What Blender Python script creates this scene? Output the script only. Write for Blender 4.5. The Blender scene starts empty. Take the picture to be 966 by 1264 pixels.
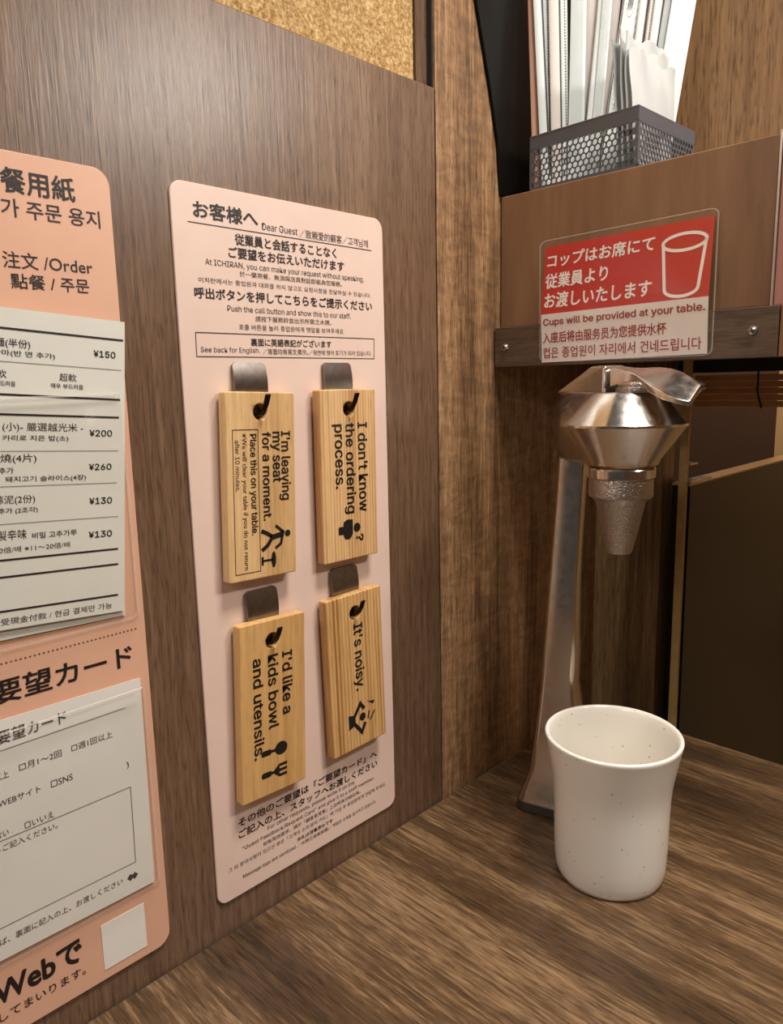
import bpy, math, random
from mathutils import Matrix, Vector

# ------------------------------------------------------------------ camera, world, lights, exposure
sc = bpy.context.scene
COL = sc.collection
cam_d = bpy.data.cameras.new('camera')
cam = bpy.data.objects.new('camera', cam_d)
COL.objects.link(cam)
sc.camera = cam
cam_d.sensor_fit = 'HORIZONTAL'
cam_d.sensor_width = 36.0
cam_d.lens = 36.0 * 920.06 / 966.0
cam_d.clip_start = 0.01
RX = Vector((0.71577, 0.69800, -0.02166))
FW = Vector((-0.69062, 0.70286, -0.17006)).normalized()
RX = (RX - FW * RX.dot(FW)).normalized()
UPV = RX.cross(FW)
cam.matrix_world = Matrix(((RX.x, UPV.x, -FW.x, 0.36), (RX.y, UPV.y, -FW.y, 0.0),
                           (RX.z, UPV.z, -FW.z, 0.32867), (0, 0, 0, 1)))

w = bpy.data.worlds.new('room_light')
sc.world = w
w.use_nodes = True
w.node_tree.nodes['Background'].inputs[0].default_value = (1.0, 0.91, 0.82, 1)
w.node_tree.nodes['Background'].inputs[1].default_value = 0.05


def area(name, loc, target, sx, sy, power, color):
    d = bpy.data.lights.new(name, 'AREA')
    d.shape = 'RECTANGLE'
    d.size, d.size_y = sx, sy
    d.energy = power
    d.color = color
    o = bpy.data.objects.new(name, d)
    COL.objects.link(o)
    o.location = loc
    o.rotation_euler = (Vector(target) - Vector(loc)).to_track_quat('-Z', 'Y').to_euler()
    return o


area('booth_lamp', (0.58, 0.55, 0.72), (0.08, 0.35, 0.10), 0.16, 0.07, 2.2, (1.0, 0.95, 0.87))
area('overhead_fill', (0.52, 0.36, 1.50), (0.08, 0.32, 0.15), 0.34, 0.24, 17.0, (1.0, 0.94, 0.86))  # added overhead fill for the wall boards, no known fixture
area('front_fill', (0.22, -0.75, 0.95), (0.14, 0.48, 0.30), 0.35, 0.25, 4.6, (1.0, 0.93, 0.84))  # added fill from behind the camera, brightens the surfaces facing it
area('kitchen_lamp', (0.08, 0.86, 0.80), (0.12, 0.84, 0.10), 0.20, 0.12, 2.4, (1.0, 0.90, 0.74))

sc.view_settings.view_transform = 'Standard'
sc.view_settings.look = 'None'
sc.view_settings.gamma = 1.0
sc.view_settings.use_curve_mapping = False
sc.view_settings.exposure = 0.2


# ------------------------------------------------------------------ colour and material helpers
def lin(r, g, b):
    f = lambda c: (c / 255 / 12.92) if c / 255 <= 0.04045 else ((c / 255 + 0.055) / 1.055) ** 2.4
    return (f(r), f(g), f(b), 1.0)


class NT:
    def __init__(self, name):
        self.m = bpy.data.materials.new(name)
        self.m.use_nodes = True
        self.t = self.m.node_tree
        self.b = self.t.nodes['Principled BSDF']

    def n(self, kind, **kw):
        x = self.t.nodes.new(kind)
        for k, v in kw.items():
            setattr(x, k, v)
        return x

    def l(self, a, b):
        self.t.links.new(a, b)

    def ramp(self, src, stops):
        r = self.n('ShaderNodeValToRGB')
        e = r.color_ramp.elements
        e[0].position, e[0].color = stops[0]
        e[1].position, e[1].color = stops[-1]
        for p, c in stops[1:-1]:
            k = e.new(p)
            k.color = c
        self.l(src, r.inputs[0])
        return r.outputs[0]

    def noise(self, vec, scale, detail=4.0, rough=0.55, dist=0.0):
        x = self.n('ShaderNodeTexNoise')
        x.inputs['Scale'].default_value = scale
        x.inputs['Detail'].default_value = detail
        x.inputs['Roughness'].default_value = rough
        x.inputs['Distortion'].default_value = dist
        self.l(vec, x.inputs['Vector'])
        return x.outputs['Fac']

    def mapped(self, scale, loc=(0, 0, 0), rot=(0, 0, 0)):
        tc = self.n('ShaderNodeTexCoord')
        mp = self.n('ShaderNodeMapping')
        mp.inputs['Scale'].default_value = scale
        mp.inputs['Location'].default_value = loc
        mp.inputs['Rotation'].default_value = rot
        self.l(tc.outputs['Object'], mp.inputs['Vector'])
        return mp.outputs[0]

    def mix(self, a, b, fac, mode='MIX'):
        x = self.n('ShaderNodeMix', data_type='RGBA', blend_type=mode)
        for s, v in ((6, a), (7, b), (0, fac)):
            if hasattr(v, 'is_linked') or isinstance(v, bpy.types.NodeSocket):
                self.l(v, x.inputs[s])
            else:
                x.inputs[s].default_value = v
        return x.outputs[2]

    def bump(self, src, strength, dist=0.001):
        x = self.n('ShaderNodeBump')
        x.inputs['Strength'].default_value = strength
        x.inputs['Distance'].default_value = dist
        self.l(src, x.inputs['Height'])
        self.l(x.outputs[0], self.b.inputs['Normal'])

    def set(self, **kw):
        names = dict(color='Base Color', rough='Roughness', metal='Metallic', spec='Specular IOR Level',
                     coat='Coat Weight', coat_rough='Coat Roughness', alpha='Alpha', trans='Transmission Weight',
                     ior='IOR')
        for k, v in kw.items():
            self.b.inputs[names[k]].default_value = v
        return self


def plain(name, rgb, rough=0.5, metal=0.0, spec=0.5, var=0.05, vscale=60.0, bump=0.0):
    t = NT(name).set(rough=rough, metal=metal, spec=spec)
    v = t.mapped((1, 1, 1))
    f = t.noise(v, vscale, 3.0)
    a = tuple(c * (1 - var) for c in lin(*rgb)[:3]) + (1,)
    b = tuple(min(1, c * (1 + var)) for c in lin(*rgb)[:3]) + (1,)
    t.l(t.ramp(f, [(0.3, a), (0.7, b)]), t.b.inputs['Base Color'])
    if bump:
        t.bump(f, bump, 0.0006)
    return t.m


def wood(name, dark, mid, light, axis, stretch=0.05, fine=260.0, rough=0.35, spec=0.5, figure=0.0,
         pores=0.5, offset=(0, 0, 0), broad=9.0, bump=0.25, wave=0.0, dist=0.6, bw=1.0):
    """grain along axis (0,1,2)"""
    t = NT(name).set(rough=rough, spec=spec)
    s = [1.0, 1.0, 1.0]
    s[axis] = stretch
    v = t.mapped(tuple(s), offset)
    n1 = t.noise(v, broad, 3.0, 0.55, dist)
    n2 = t.noise(v, fine * 0.40, 4.0, 0.65, 0.3)
    n3 = t.noise(v, fine, 3.0, 0.7, 0.1)
    add = t.n('ShaderNodeMath', operation='MULTIPLY_ADD')
    b1 = t.n('ShaderNodeMath', operation='MULTIPLY_ADD')      # weight of the broad figure around its mean
    t.l(n1, b1.inputs[0]); b1.inputs[1].default_value = bw; b1.inputs[2].default_value = 0.5 * (1 - bw)
    t.l(n2, add.inputs[0]); add.inputs[1].default_value = 0.75; t.l(b1.outputs[0], add.inputs[2])
    add2 = t.n('ShaderNodeMath', operation='MULTIPLY_ADD')
    t.l(n3, add2.inputs[0]); add2.inputs[1].default_value = 0.40; t.l(add.outputs[0], add2.inputs[2])
    val = add2.outputs[0]
    if wave:
        wv = t.n('ShaderNodeTexWave', wave_type='BANDS', bands_direction='Y')
        wv.inputs['Scale'].default_value = wave
        wv.inputs['Distortion'].default_value = 2.5
        wv.inputs['Detail'].default_value = 2.0
        wv.inputs['Detail Scale'].default_value = 1.2
        t.l(v, wv.inputs['Vector'])
        a3 = t.n('ShaderNodeMath', operation='MULTIPLY_ADD')
        t.l(wv.outputs['Fac'], a3.inputs[0]); a3.inputs[1].default_value = 0.26
        t.l(val, a3.inputs[2])
        val = a3.outputs[0]
    c = t.ramp(val, [(0.78, lin(*dark)), (1.05, lin(*mid)), (1.32, lin(*light))] if False else
               [(0.0, lin(*dark)), (0.5, lin(*mid)), (1.0, lin(*light))])
    # rescale to 0..1 before the ramp
    mr = t.n('ShaderNodeMapRange')
    mr.inputs['From Min'].default_value = 0.82 + (0.06 if wave else 0)
    mr.inputs['From Max'].default_value = 1.34 + (0.16 if wave else 0)
    t.l(val, mr.inputs['Value'])
    ramp_node = [x for x in t.t.nodes if x.bl_idname == 'ShaderNodeValToRGB'][-1]
    t.l(mr.outputs[0], ramp_node.inputs[0])
    if figure:
        s2 = [1.0, 1.0, 1.0]
        s2[axis] = 2.2
        v2 = t.mapped(tuple(s2), (3, 1, 2), (0.3, 0, 0))
        fg = t.noise(v2, 48.0, 2.0, 0.5, 1.2)
        dk = t.ramp(fg, [(0.38, (1 - figure,) * 3 + (1,)), (0.62, (1 + figure * 0.6,) * 3 + (1,))])
        c = t.mix(c, dk, 1.0, 'MULTIPLY')
    if pores:
        s3 = [1.0, 1.0, 1.0]
        s3[axis] = 0.09
        v3 = t.mapped(tuple(s3), (7, 5, 3))
        pr = t.noise(v3, 820.0, 1.0, 0.5)
        pd = t.ramp(pr, [(0.34, (1 - pores,) * 3 + (1,)), (0.46, (1, 1, 1, 1))])
        c = t.mix(c, pd, 1.0, 'MULTIPLY')
    t.l(c, t.b.inputs['Base Color'])
    if bump:
        t.bump(val, bump, 0.0006)
    return t.m


M = {}
M['partition'] = wood('walnut_partition', (86, 62, 46), (116, 88, 67), (144, 115, 92), 2, 0.045, 760, 0.34, 0.55,
                      pores=0.35, broad=14, bump=0.4, bw=0.6)
M['post'] = wood('figured_post_wood', (96, 68, 45), (150, 114, 80), (194, 156, 118), 2, 0.05, 700, 0.40, 0.45,
                 figure=0.20, pores=0.4, broad=30)
M['table'] = wood('tabletop_wood', (50, 35, 22), (89, 66, 44), (150, 120, 88), 0, 0.075, 900, 0.36, 0.5,
                  figure=0.0, pores=0.35, broad=26, bump=0.12, dist=1.0, bw=0.8)
M['backwall'] = wood('brown_back_wall_wood', (92, 66, 42), (128, 96, 64), (156, 122, 84), 2, 0.045, 700, 0.45, 0.4,
                     pores=0.4, broad=16)
M['darkwood'] = wood('dark_lower_panel_wood', (88, 66, 42), (132, 104, 70), (164, 134, 96), 2, 0.05, 600, 0.35, 0.4,
                     pores=0.3, broad=14)
M['copper'] = wood('brown_laminate', (114, 81, 57), (132, 95, 67), (146, 110, 80), 2, 0.12, 160, 0.33, 0.5,
                   pores=0.0, broad=10, bump=0.05)
M['rail'] = wood('rail_wood', (58, 42, 32), (84, 64, 50), (104, 82, 64), 0, 0.06, 600, 0.4, 0.45, pores=0.3)
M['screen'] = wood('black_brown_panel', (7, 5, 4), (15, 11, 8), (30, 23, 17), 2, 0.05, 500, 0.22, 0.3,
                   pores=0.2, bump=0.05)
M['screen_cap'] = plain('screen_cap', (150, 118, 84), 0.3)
M['olive'] = plain('olive_post_edge', (176, 146, 92), 0.5, var=0.12, vscale=120)
M['slat'] = wood('blind_slat', (120, 78, 38), (168, 112, 58), (190, 134, 76), 0, 0.05, 260, 0.5, pores=0.2)
M['cord'] = plain('dark_cord', (40, 28, 18), 0.8)
M['farwall'] = plain('far_brown_wall', (84, 56, 36), 0.6, vscale=8)
M['farpale'] = plain('far_pale_wall', (214, 172, 120), 0.6, vscale=8)
M['black'] = plain('plain_black', (9, 8, 7), 0.34, spec=0.25, vscale=30, bump=0.05)
M['gap'] = plain('joint_black', (22, 17, 13), 0.8)
M['brownstrip'] = wood('recess_strip_wood', (70, 48, 28), (98, 68, 42), (120, 86, 56), 2, 0.05, 500, 0.5)

t = NT('cork').set(rough=0.9, spec=0.15)
v = t.mapped((1, 1, 1))
n1 = t.noise(v, 420, 3, 0.7)
n2 = t.noise(v, 60, 2, 0.5)
c = t.ramp(n1, [(0.30, lin(128, 94, 54)), (0.5, lin(178, 144, 96)), (0.72, lin(222, 194, 146))])
c2 = t.ramp(n2, [(0.3, (0.88, 0.87, 0.85, 1)), (0.7, (1.06, 1.05, 1.03, 1))])
t.l(t.mix(c, c2, 1.0, 'MULTIPLY'), t.b.inputs['Base Color'])
t.bump(n1, 0.5, 0.001)
M['cork'] = t.m

M['pinkboard'] = plain('pale_pink_board', (232, 204, 190), 0.42, var=0.025, vscale=40)
M['salmon'] = plain('salmon_board', (226, 176, 148), 0.42, var=0.03, vscale=40)
M['slip'] = plain('slip_paper', (226, 224, 214), 0.6, var=0.02, vscale=50)
M['card'] = plain('card_paper', (232, 228, 220), 0.6, var=0.02, vscale=50)
M['white_print'] = plain('white_print', (238, 232, 224), 0.5, var=0.01)
M['ink'] = plain('black_ink', (34, 24, 22), 0.5, var=0.1)
M['greyink'] = plain('grey_ink', (70, 62, 58), 0.5, var=0.1)
M['thinline'] = plain('thin_rule_ink', (140, 134, 126), 0.5)
M['burn'] = plain('black_engraving_ink', (22, 18, 18), 0.45, var=0.1)
M['red'] = plain('red_print', (186, 32, 20), 0.4, var=0.05, vscale=200)
M['redink'] = plain('dark_red_ink', (158, 34, 36), 0.4)
M['signwhite'] = plain('sign_white', (236, 224, 216), 0.4, var=0.02)
M['pinkacrylic'] = plain('pink_panel', (176, 120, 108), 0.35, vscale=20)
M['steel'] = plain('dark_brushed_steel', (132, 126, 120), 0.30, 1.0, var=0.12, vscale=300)
M['hookblack'] = plain('dark_hook_steel', (40, 36, 32), 0.38, 0.8)
M['edge'] = plain('silver_edge', (206, 190, 176), 0.3, 0.8)
M['screw'] = plain('steel_screw', (190, 182, 172), 0.3, 1.0)
M['basket'] = plain('grey_painted_mesh', (92, 92, 97), 0.42, 0.25, var=0.04)
M['sleeve'] = plain('white_paper_sleeve', (206, 210, 208), 0.55, var=0.015)
M['packet'] = plain('white_packet_paper', (186, 189, 188), 0.5, var=0.03, vscale=40)
M['sleeve_dim'] = plain('pinkish_sleeve', (208, 198, 190), 0.6, var=0.03)  # slightly pinker than the white sleeves
M['sleeve_shaded'] = plain('shaded_paper_sleeve', (176, 130, 104), 0.6, var=0.05)  # shade on the leftmost sleeve, put into its colour as brown
M['pale'] = plain('pale_grey_print', (196, 204, 202), 0.5)
M['chip'] = plain('black_print', (28, 26, 26), 0.5)

t = NT('chrome').set(metal=1.0, color=lin(214, 206, 198))
v = t.mapped((1, 1, 1))
n = t.noise(v, 160, 3)
t.l(t.ramp(n, [(0.3, (0.13,) * 3 + (1,)), (0.7, (0.24,) * 3 + (1,))]), t.b.inputs['Roughness'])
t.bump(n, 0.03, 0.0005)
M['chrome'] = t.m
t = NT('satin_nozzle').set(metal=1.0, color=lin(186, 176, 168), rough=0.30)
v = t.mapped((1, 1, 1))
n = t.noise(v, 1100, 1)
t.bump(n, 0.7, 0.0010)
M['nozzle'] = t.m
M['rubber'] = plain('base_edge_grey', (74, 66, 58), 0.45, 0.4)
M['brass'] = plain('brass_ring', (150, 132, 96), 0.2, 1.0)

t = NT('speckled_ivory').set(rough=0.22, spec=0.5, coat=0.3, coat_rough=0.12)
v = t.mapped((1, 1, 1.0))
vo = t.n('ShaderNodeTexVoronoi')
vo.inputs['Scale'].default_value = 210
t.l(v, vo.inputs['Vector'])
rnd = t.n('ShaderNodeSeparateColor')
t.l(vo.outputs['Color'], rnd.inputs[0])
sz = t.n('ShaderNodeMath', operation='MULTIPLY')
sz.inputs[1].default_value = 0.16
t.l(rnd.outputs[0], sz.inputs[0])
lt = t.n('ShaderNodeMath', operation='LESS_THAN')
t.l(vo.outputs['Distance'], lt.inputs[0]); t.l(sz.outputs[0], lt.inputs[1])
gate = t.n('ShaderNodeMath', operation='GREATER_THAN')
t.l(rnd.outputs[1], gate.inputs[0]); gate.inputs[1].default_value = 0.30
an = t.n('ShaderNodeMath', operation='MULTIPLY')
t.l(lt.outputs[0], an.inputs[0]); t.l(gate.outputs[0], an.inputs[1])
half = t.n('ShaderNodeMath', operation='MULTIPLY')
half.inputs[1].default_value = 0.6
t.l(an.outputs[0], half.inputs[0])
t.l(t.mix(lin(236, 230, 220), lin(140, 112, 90), half.outputs[0]), t.b.inputs['Base Color'])
M['ivory'] = t.m


def film(name, cover, tint, rough):
    t = NT(name)
    v = t.mapped((1, 1, 1))
    n = t.noise(v, 30, 2)
    bp = t.n('ShaderNodeBump')
    bp.inputs['Strength'].default_value = 0.12
    bp.inputs['Distance'].default_value = 0.002
    t.l(n, bp.inputs['Height'])
    tr = t.n('ShaderNodeBsdfTransparent')
    tr.inputs[0].default_value = (0.995, 0.995, 0.99, 1)
    gl = t.n('ShaderNodeBsdfGlossy')
    gl.inputs[0].default_value = tint
    gl.inputs['Roughness'].default_value = rough
    t.l(bp.outputs[0], gl.inputs['Normal'])
    df = t.n('ShaderNodeBsdfDiffuse')
    df.inputs[0].default_value = tint
    lw = t.n('ShaderNodeLayerWeight')
    lw.inputs['Blend'].default_value = 0.5
    pw = t.n('ShaderNodeMath', operation='POWER')
    t.l(lw.outputs['Facing'], pw.inputs[0]); pw.inputs[1].default_value = 4.0
    fr = t.n('ShaderNodeMath', operation='MULTIPLY_ADD')
    t.l(pw.outputs[0], fr.inputs[0]); fr.inputs[1].default_value = 0.35; fr.inputs[2].default_value = 0.03
    m1 = t.n('ShaderNodeMixShader')
    t.l(fr.outputs[0], m1.inputs[0]); t.l(tr.outputs[0], m1.inputs[1]); t.l(gl.outputs[0], m1.inputs[2])
    m2 = t.n('ShaderNodeMixShader')
    m2.inputs[0].default_value = cover
    t.l(m1.outputs[0], m2.inputs[1]); t.l(df.outputs[0], m2.inputs[2])
    out = [x for x in t.t.nodes if x.bl_idname == 'ShaderNodeOutputMaterial'][0]
    t.l(m2.outputs[0], out.inputs[0])
    return t.m


M['film'] = film('clear_film', 0.0, lin(236, 230, 222), 0.12)
M['film_edge'] = film('clear_film_fold', 0.25, lin(240, 234, 226), 0.15)

# tag woods (local frame of a tag: x outward, y across, z up)
M['tag1'] = wood('beech_tag', (184, 142, 92), (216, 174, 120), (230, 192, 140), 2, 0.03, 1100, 0.5, 0.35, pores=0.1,
                 broad=30, bump=0.1)
M['tag2'] = wood('striped_cedar_tag', (172, 122, 74), (218, 174, 120), (234, 196, 146), 2, 0.015, 1100, 0.5, 0.35,
                 pores=0.1, broad=60, bump=0.15, wave=130)
M['tag3'] = wood('plain_maple_tag', (192, 146, 88), (214, 168, 108), (226, 182, 124), 2, 0.03, 700, 0.45, 0.35,
                 pores=0.1, broad=26, bump=0.05, offset=(2, 3, 1))
M['tag4'] = wood('oak_tag', (152, 104, 58), (206, 160, 102), (226, 184, 126), 2, 0.02, 1100, 0.5, 0.35, pores=0.12,
                 broad=50, bump=0.2, wave=105, offset=(5, 1, 4))


# ------------------------------------------------------------------ mesh helpers
class MB:
    def __init__(self):
        self.v, self.f, self.uv = [], [], None

    def add(self, vs, fs):
        o = len(self.v)
        self.v += [tuple(p) for p in vs]
        self.f += [tuple(i + o for i in f) for f in fs]
        return self

    def box(self, x0, x1, y0, y1, z0, z1):
        vs = [(x, y, z) for z in (z0, z1) for y in (y0, y1) for x in (x0, x1)]
        return self.add(vs, [(0, 2, 3, 1), (4, 5, 7, 6), (0, 1, 5, 4), (2, 6, 7, 3), (0, 4, 6, 2), (1, 3, 7, 5)])

    def hexa(self, p):
        """8 corners, bottom ring then top ring"""
        return self.add(p, [(3, 2, 1, 0), (4, 5, 6, 7), (0, 1, 5, 4), (1, 2, 6, 5), (2, 3, 7, 6), (3, 0, 4, 7)])

    def loft(self, rings, cap0=True, cap1=True, closed=False):
        n = len(rings[0])
        vs = [p for r in rings for p in r]
        fs = []
        R = len(rings)
        for a in range(R if closed else R - 1):
            b = (a + 1) % R
            for i in range(n):
                j = (i + 1) % n
                fs.append((a * n + i, a * n + j, b * n + j, b * n + i))
        if cap0 and not closed:
            fs.append(tuple(range(n - 1, -1, -1)))
        if cap1 and not closed:
            fs.append(tuple((R - 1) * n + i for i in range(n)))
        return self.add(vs, fs)

    def lathe(self, prof, cx, cy, seg=64, cap0=True, cap1=True):
        rings = [[(cx + r * math.cos(2 * math.pi * i / seg), cy + r * math.sin(2 * math.pi * i / seg), z)
                  for i in range(seg)] for r, z in prof]
        return self.loft(rings, cap0, cap1)

    def tube(self, pts, r, seg=8):
        pts = [Vector(p) for p in pts]
        rings = []
        for i, p in enumerate(pts):
            d = (pts[min(i + 1, len(pts) - 1)] - pts[max(i - 1, 0)]).normalized()
            a = d.cross(Vector((0, 0, 1)))
            if a.length < 1e-4:
                a = d.cross(Vector((1, 0, 0)))
            a.normalize()
            b = d.cross(a)
            rings.append([p + a * (r * math.cos(2 * math.pi * k / seg)) + b * (r * math.sin(2 * math.pi * k / seg))
                          for k in range(seg)])
        return self.loft(rings)

    def poly(self, pts, fn):
        return self.add([fn(x, y) for x, y in pts], [tuple(range(len(pts)))])

    def disc(self, cx, cy, r, fn, n=24, ry=None):
        ry = ry or r
        return self.poly([(cx + r * math.cos(2 * math.pi * i / n), cy + ry * math.sin(2 * math.pi * i / n))
                          for i in range(n)], fn)

    def stroke(self, pts, wd, fn, closed=False):
        """a ribbon of width wd along 2D points, one quad strip with mitres"""
        P = [Vector(p) for p in pts]
        n = len(P)
        L, R = [], []
        for i in range(n):
            a = P[(i - 1) % n] if (closed or i > 0) else P[i]
            b = P[(i + 1) % n] if (closed or i < n - 1) else P[i]
            d1 = (P[i] - a).normalized() if (P[i] - a).length > 0 else None
            d2 = (b - P[i]).normalized() if (b - P[i]).length > 0 else None
            d1 = d1 or d2
            d2 = d2 or d1
            n1 = Vector((-d1.y, d1.x)); n2 = Vector((-d2.y, d2.x))
            m = (n1 + n2)
            m = m.normalized() if m.length > 1e-6 else n1
            k = wd / 2 / max(0.35, m.dot(n1))
            L.append(P[i] + m * k); R.append(P[i] - m * k)
        vs = [fn(*p) for p in L] + [fn(*p) for p in R]
        fs = [(i, (i + 1) % n, n + (i + 1) % n, n + i) for i in range(n if closed else n - 1)]
        return self.add(vs, fs)

    def rect(self, x0, x1, y0, y1, fn):
        return self.poly([(x0, y0), (x1, y0), (x1, y1), (x0, y1)], fn)


WORLD = {}


def wloc(o):
    p = Vector((0, 0, 0))
    while o:
        p += Vector(o.location)
        o = o.parent
    return p


def build(name, mb, mat, parent=None, smooth=False, bevel=0.0, subsurf=0, local=False, solid=0.0, angle=40):
    off = wloc(parent) if (parent and not local) else Vector((0, 0, 0))
    me = bpy.data.meshes.new(name)
    me.from_pydata([(p[0] - off.x, p[1] - off.y, p[2] - off.z) for p in mb.v], [], mb.f)
    me.materials.append(M[mat])
    me.validate()
    o = bpy.data.objects.new(name, me)
    COL.objects.link(o)
    o.parent = parent
    if smooth:
        for p in me.polygons:
            p.use_smooth = True
        try:
            me.set_sharp_from_angle(angle=math.radians(angle))
        except Exception:
            pass
    if solid:
        m = o.modifiers.new('solid', 'SOLIDIFY'); m.thickness = solid; m.offset = 0
    if bevel:
        m = o.modifiers.new('bevel', 'BEVEL'); m.width = bevel; m.segments = 3; m.limit_method = 'ANGLE'
        m.angle_limit = math.radians(40)
    if subsurf:
        m = o.modifiers.new('sub', 'SUBSURF'); m.levels = subsurf; m.render_levels = subsurf
    return o


def thing(name, label, cat, loc=(0, 0, 0), group=None):
    o = bpy.data.objects.new(name, None)
    o.empty_display_size = 0.02
    COL.objects.link(o)
    o.location = loc
    return tag(o, label, cat, group)


def tag(o, label, cat, group=None):
    o['label'] = label
    o['category'] = cat
    if group:
        o['group'] = group
    return o


def struct(o):
    o['kind'] = 'structure'
    return o


def curve_mesh(cu):
    o = bpy.data.objects.new('tmp', cu)
    COL.objects.link(o)
    bpy.context.view_layer.update()
    dg = bpy.context.evaluated_depsgraph_get()
    me = bpy.data.meshes.new_from_object(o.evaluated_get(dg))
    vs = [tuple(x.co) for x in me.vertices]
    fs = [tuple(p.vertices) for p in me.polygons]
    bpy.data.objects.remove(o)
    bpy.data.curves.remove(cu)
    bpy.data.meshes.remove(me)
    return vs, fs


_glyphs = {}
SANS = None
try:                                    # the sans face that ships inside Blender; the built-in one otherwise
    import os
    SANS = bpy.data.fonts.load(os.path.join(bpy.utils.system_resource('DATAFILES'), 'fonts', 'Inter.woff2'))
except Exception:
    SANS = None


def glyphs(body, bold):
    k = (body, bold)
    if k not in _glyphs:
        cu = bpy.data.curves.new('txt', 'FONT')
        cu.body = body
        cu.resolution_u = 3
        if SANS and all(ord(ch) < 0x2000 for ch in body):
            cu.font = SANS
        vs, fs = curve_mesh(cu)
        if bold:                        # heavier strokes: the same outline laid down again, slightly shifted
            v0, f0 = vs, fs
            vs, fs = [], []
            for q in range(8):
                dx, dy = bold * math.cos(q * math.pi / 4), bold * math.sin(q * math.pi / 4)
                o = len(vs)
                vs += [(p[0] + dx, p[1] + dy, q * 5e-6) for p in v0]
                fs += [tuple(i + o for i in f) for f in f0]
        _glyphs[k] = (vs, fs)
    return _glyphs[k]


def text(mb, body, x0, x1, y, h, fn, bold=0.0, rot=0.0, out=(1, 0, 0)):
    """flat lettering from x0 to x1 on baseline y, h tall; fn maps (x, y) on the surface to space"""
    vs, fs = glyphs(body, bold)
    xs = [p[0] for p in vs]; ys = [p[1] for p in vs]
    cjk = any(ord(ch) > 0x2E80 for ch in body)
    lo = min(ys) if cjk else 0.0
    hi = max(ys)
    sx = (x1 - x0) / (max(xs) - min(xs))
    sy = h / (hi - lo)
    xm = min(xs)
    c, s = math.cos(rot), math.sin(rot)
    pts = []
    for p in vs:
        a, b = (p[0] - xm) * sx, (p[1] - lo) * sy
        r = fn(x0 + a * c - b * s, y + a * s + b * c)
        pts.append((r[0] + out[0] * p[2], r[1] + out[1] * p[2], r[2] + out[2] * p[2]))
    mb.add(pts, fs)


def rrect(x0, x1, y0, y1, r, n=8):
    pts = []
    for cx, cy, a0 in ((x1 - r, y0 + r, -90), (x1 - r, y1 - r, 0), (x0 + r, y1 - r, 90), (x0 + r, y0 + r, 180)):
        for i in range(n + 1):
            a = math.radians(a0 + 90 * i / n)
            pts.append((cx + r * math.cos(a), cy + r * math.sin(a)))
    return pts


def plate(outer, holes, depth, bevel, fn):
    """a plate with real holes; fn(x, y, d) maps to space, d from 0 (back) to depth (face)"""
    cu = bpy.data.curves.new('plate', 'CURVE')
    cu.dimensions = '2D'
    cu.fill_mode = 'BOTH'
    cu.extrude = depth / 2 - bevel
    cu.bevel_depth = bevel
    cu.bevel_resolution = 2
    cu.offset = -bevel
    for pts in [outer] + holes:
        sp = cu.splines.new('POLY')
        sp.points.add(len(pts) - 1)
        for q, p in zip(sp.points, pts):
            q.co = (p[0], p[1], 0, 1)
        sp.use_cyclic_u = True
    vs, fs = curve_mesh(cu)
    mb = MB()
    mb.add([fn(p[0], p[1], p[2] + depth / 2) for p in vs], fs)
    return mb


# ------------------------------------------------------------------ the setting
mb = MB().box(-0.03, 0.0, -0.25, 0.4171, -0.002, 0.5265)
struct(build('wall_left', mb, 'partition', bevel=0.0008))
mb = MB().box(-0.03, 0.0, 0.4183, 0.6517, -0.002, 0.95)
struct(build('trim_1', mb, 'post', bevel=0.0006))
mb = MB().box(-0.03, -0.0022, 0.4171, 0.4183, -0.002, 0.95)
struct(build('trim_2', mb, 'gap'))
mb = MB().box(-0.03, -0.0065, 0.4058, 0.4176, 0.522, 0.95)
struct(build('trim_3', mb, 'brownstrip'))
mb = MB().box(0.0, 0.62, 0.6517, 0.675, 0.345, 0.95)
struct(build('wall_back', mb, 'backwall'))
mb = MB().box(-0.03, 0.0655, 0.6517, 0.675, -0.03, 0.345)
struct(build('trim_4', mb, 'darkwood'))
mb = MB().box(0.0798, 0.0872, 0.6519, 0.656, -0.03, 0.345)
struct(build('trim_5', mb, 'olive', bevel=0.0006))
# far side of the serving hatch
mb = MB().box(-0.50, 0.050, 1.0, 1.02, -0.30, 0.90)
struct(build('wall_far', mb, 'farwall'))
mb = MB().box(0.0505, 1.20, 1.0, 1.02, -0.30, 0.90)
struct(build('wall_kitchen', mb, 'farpale'))
# the booth's other partition, to the right of the seat
mb = MB().box(0.72, 0.75, -0.25, 0.6517, -0.002, 0.5265)
struct(build('wall_right', mb, 'partition'))

mb = MB().box(0.0002, 0.0016, -0.10, 0.6515, -0.03, -0.0025)
struct(build('trim_6', mb, 'gap'))
mb = MB().box(0.0018, 0.719, -0.10, 0.6515, -0.03, 0.0)
tag(build('tabletop', mb, 'table', bevel=0.0004),
    'dark wood-grain tabletop along the foot of the booth walls, under the white cup', 'table')

# cork board above the partition
mb = MB().box(-0.022, -0.008, -0.25, 0.4055, 0.515, 0.95)
tag(build('cork_board', mb, 'cork', bevel=0.001),
    'tan granular cork board rising behind the top edge of the left partition', 'board')

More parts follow.
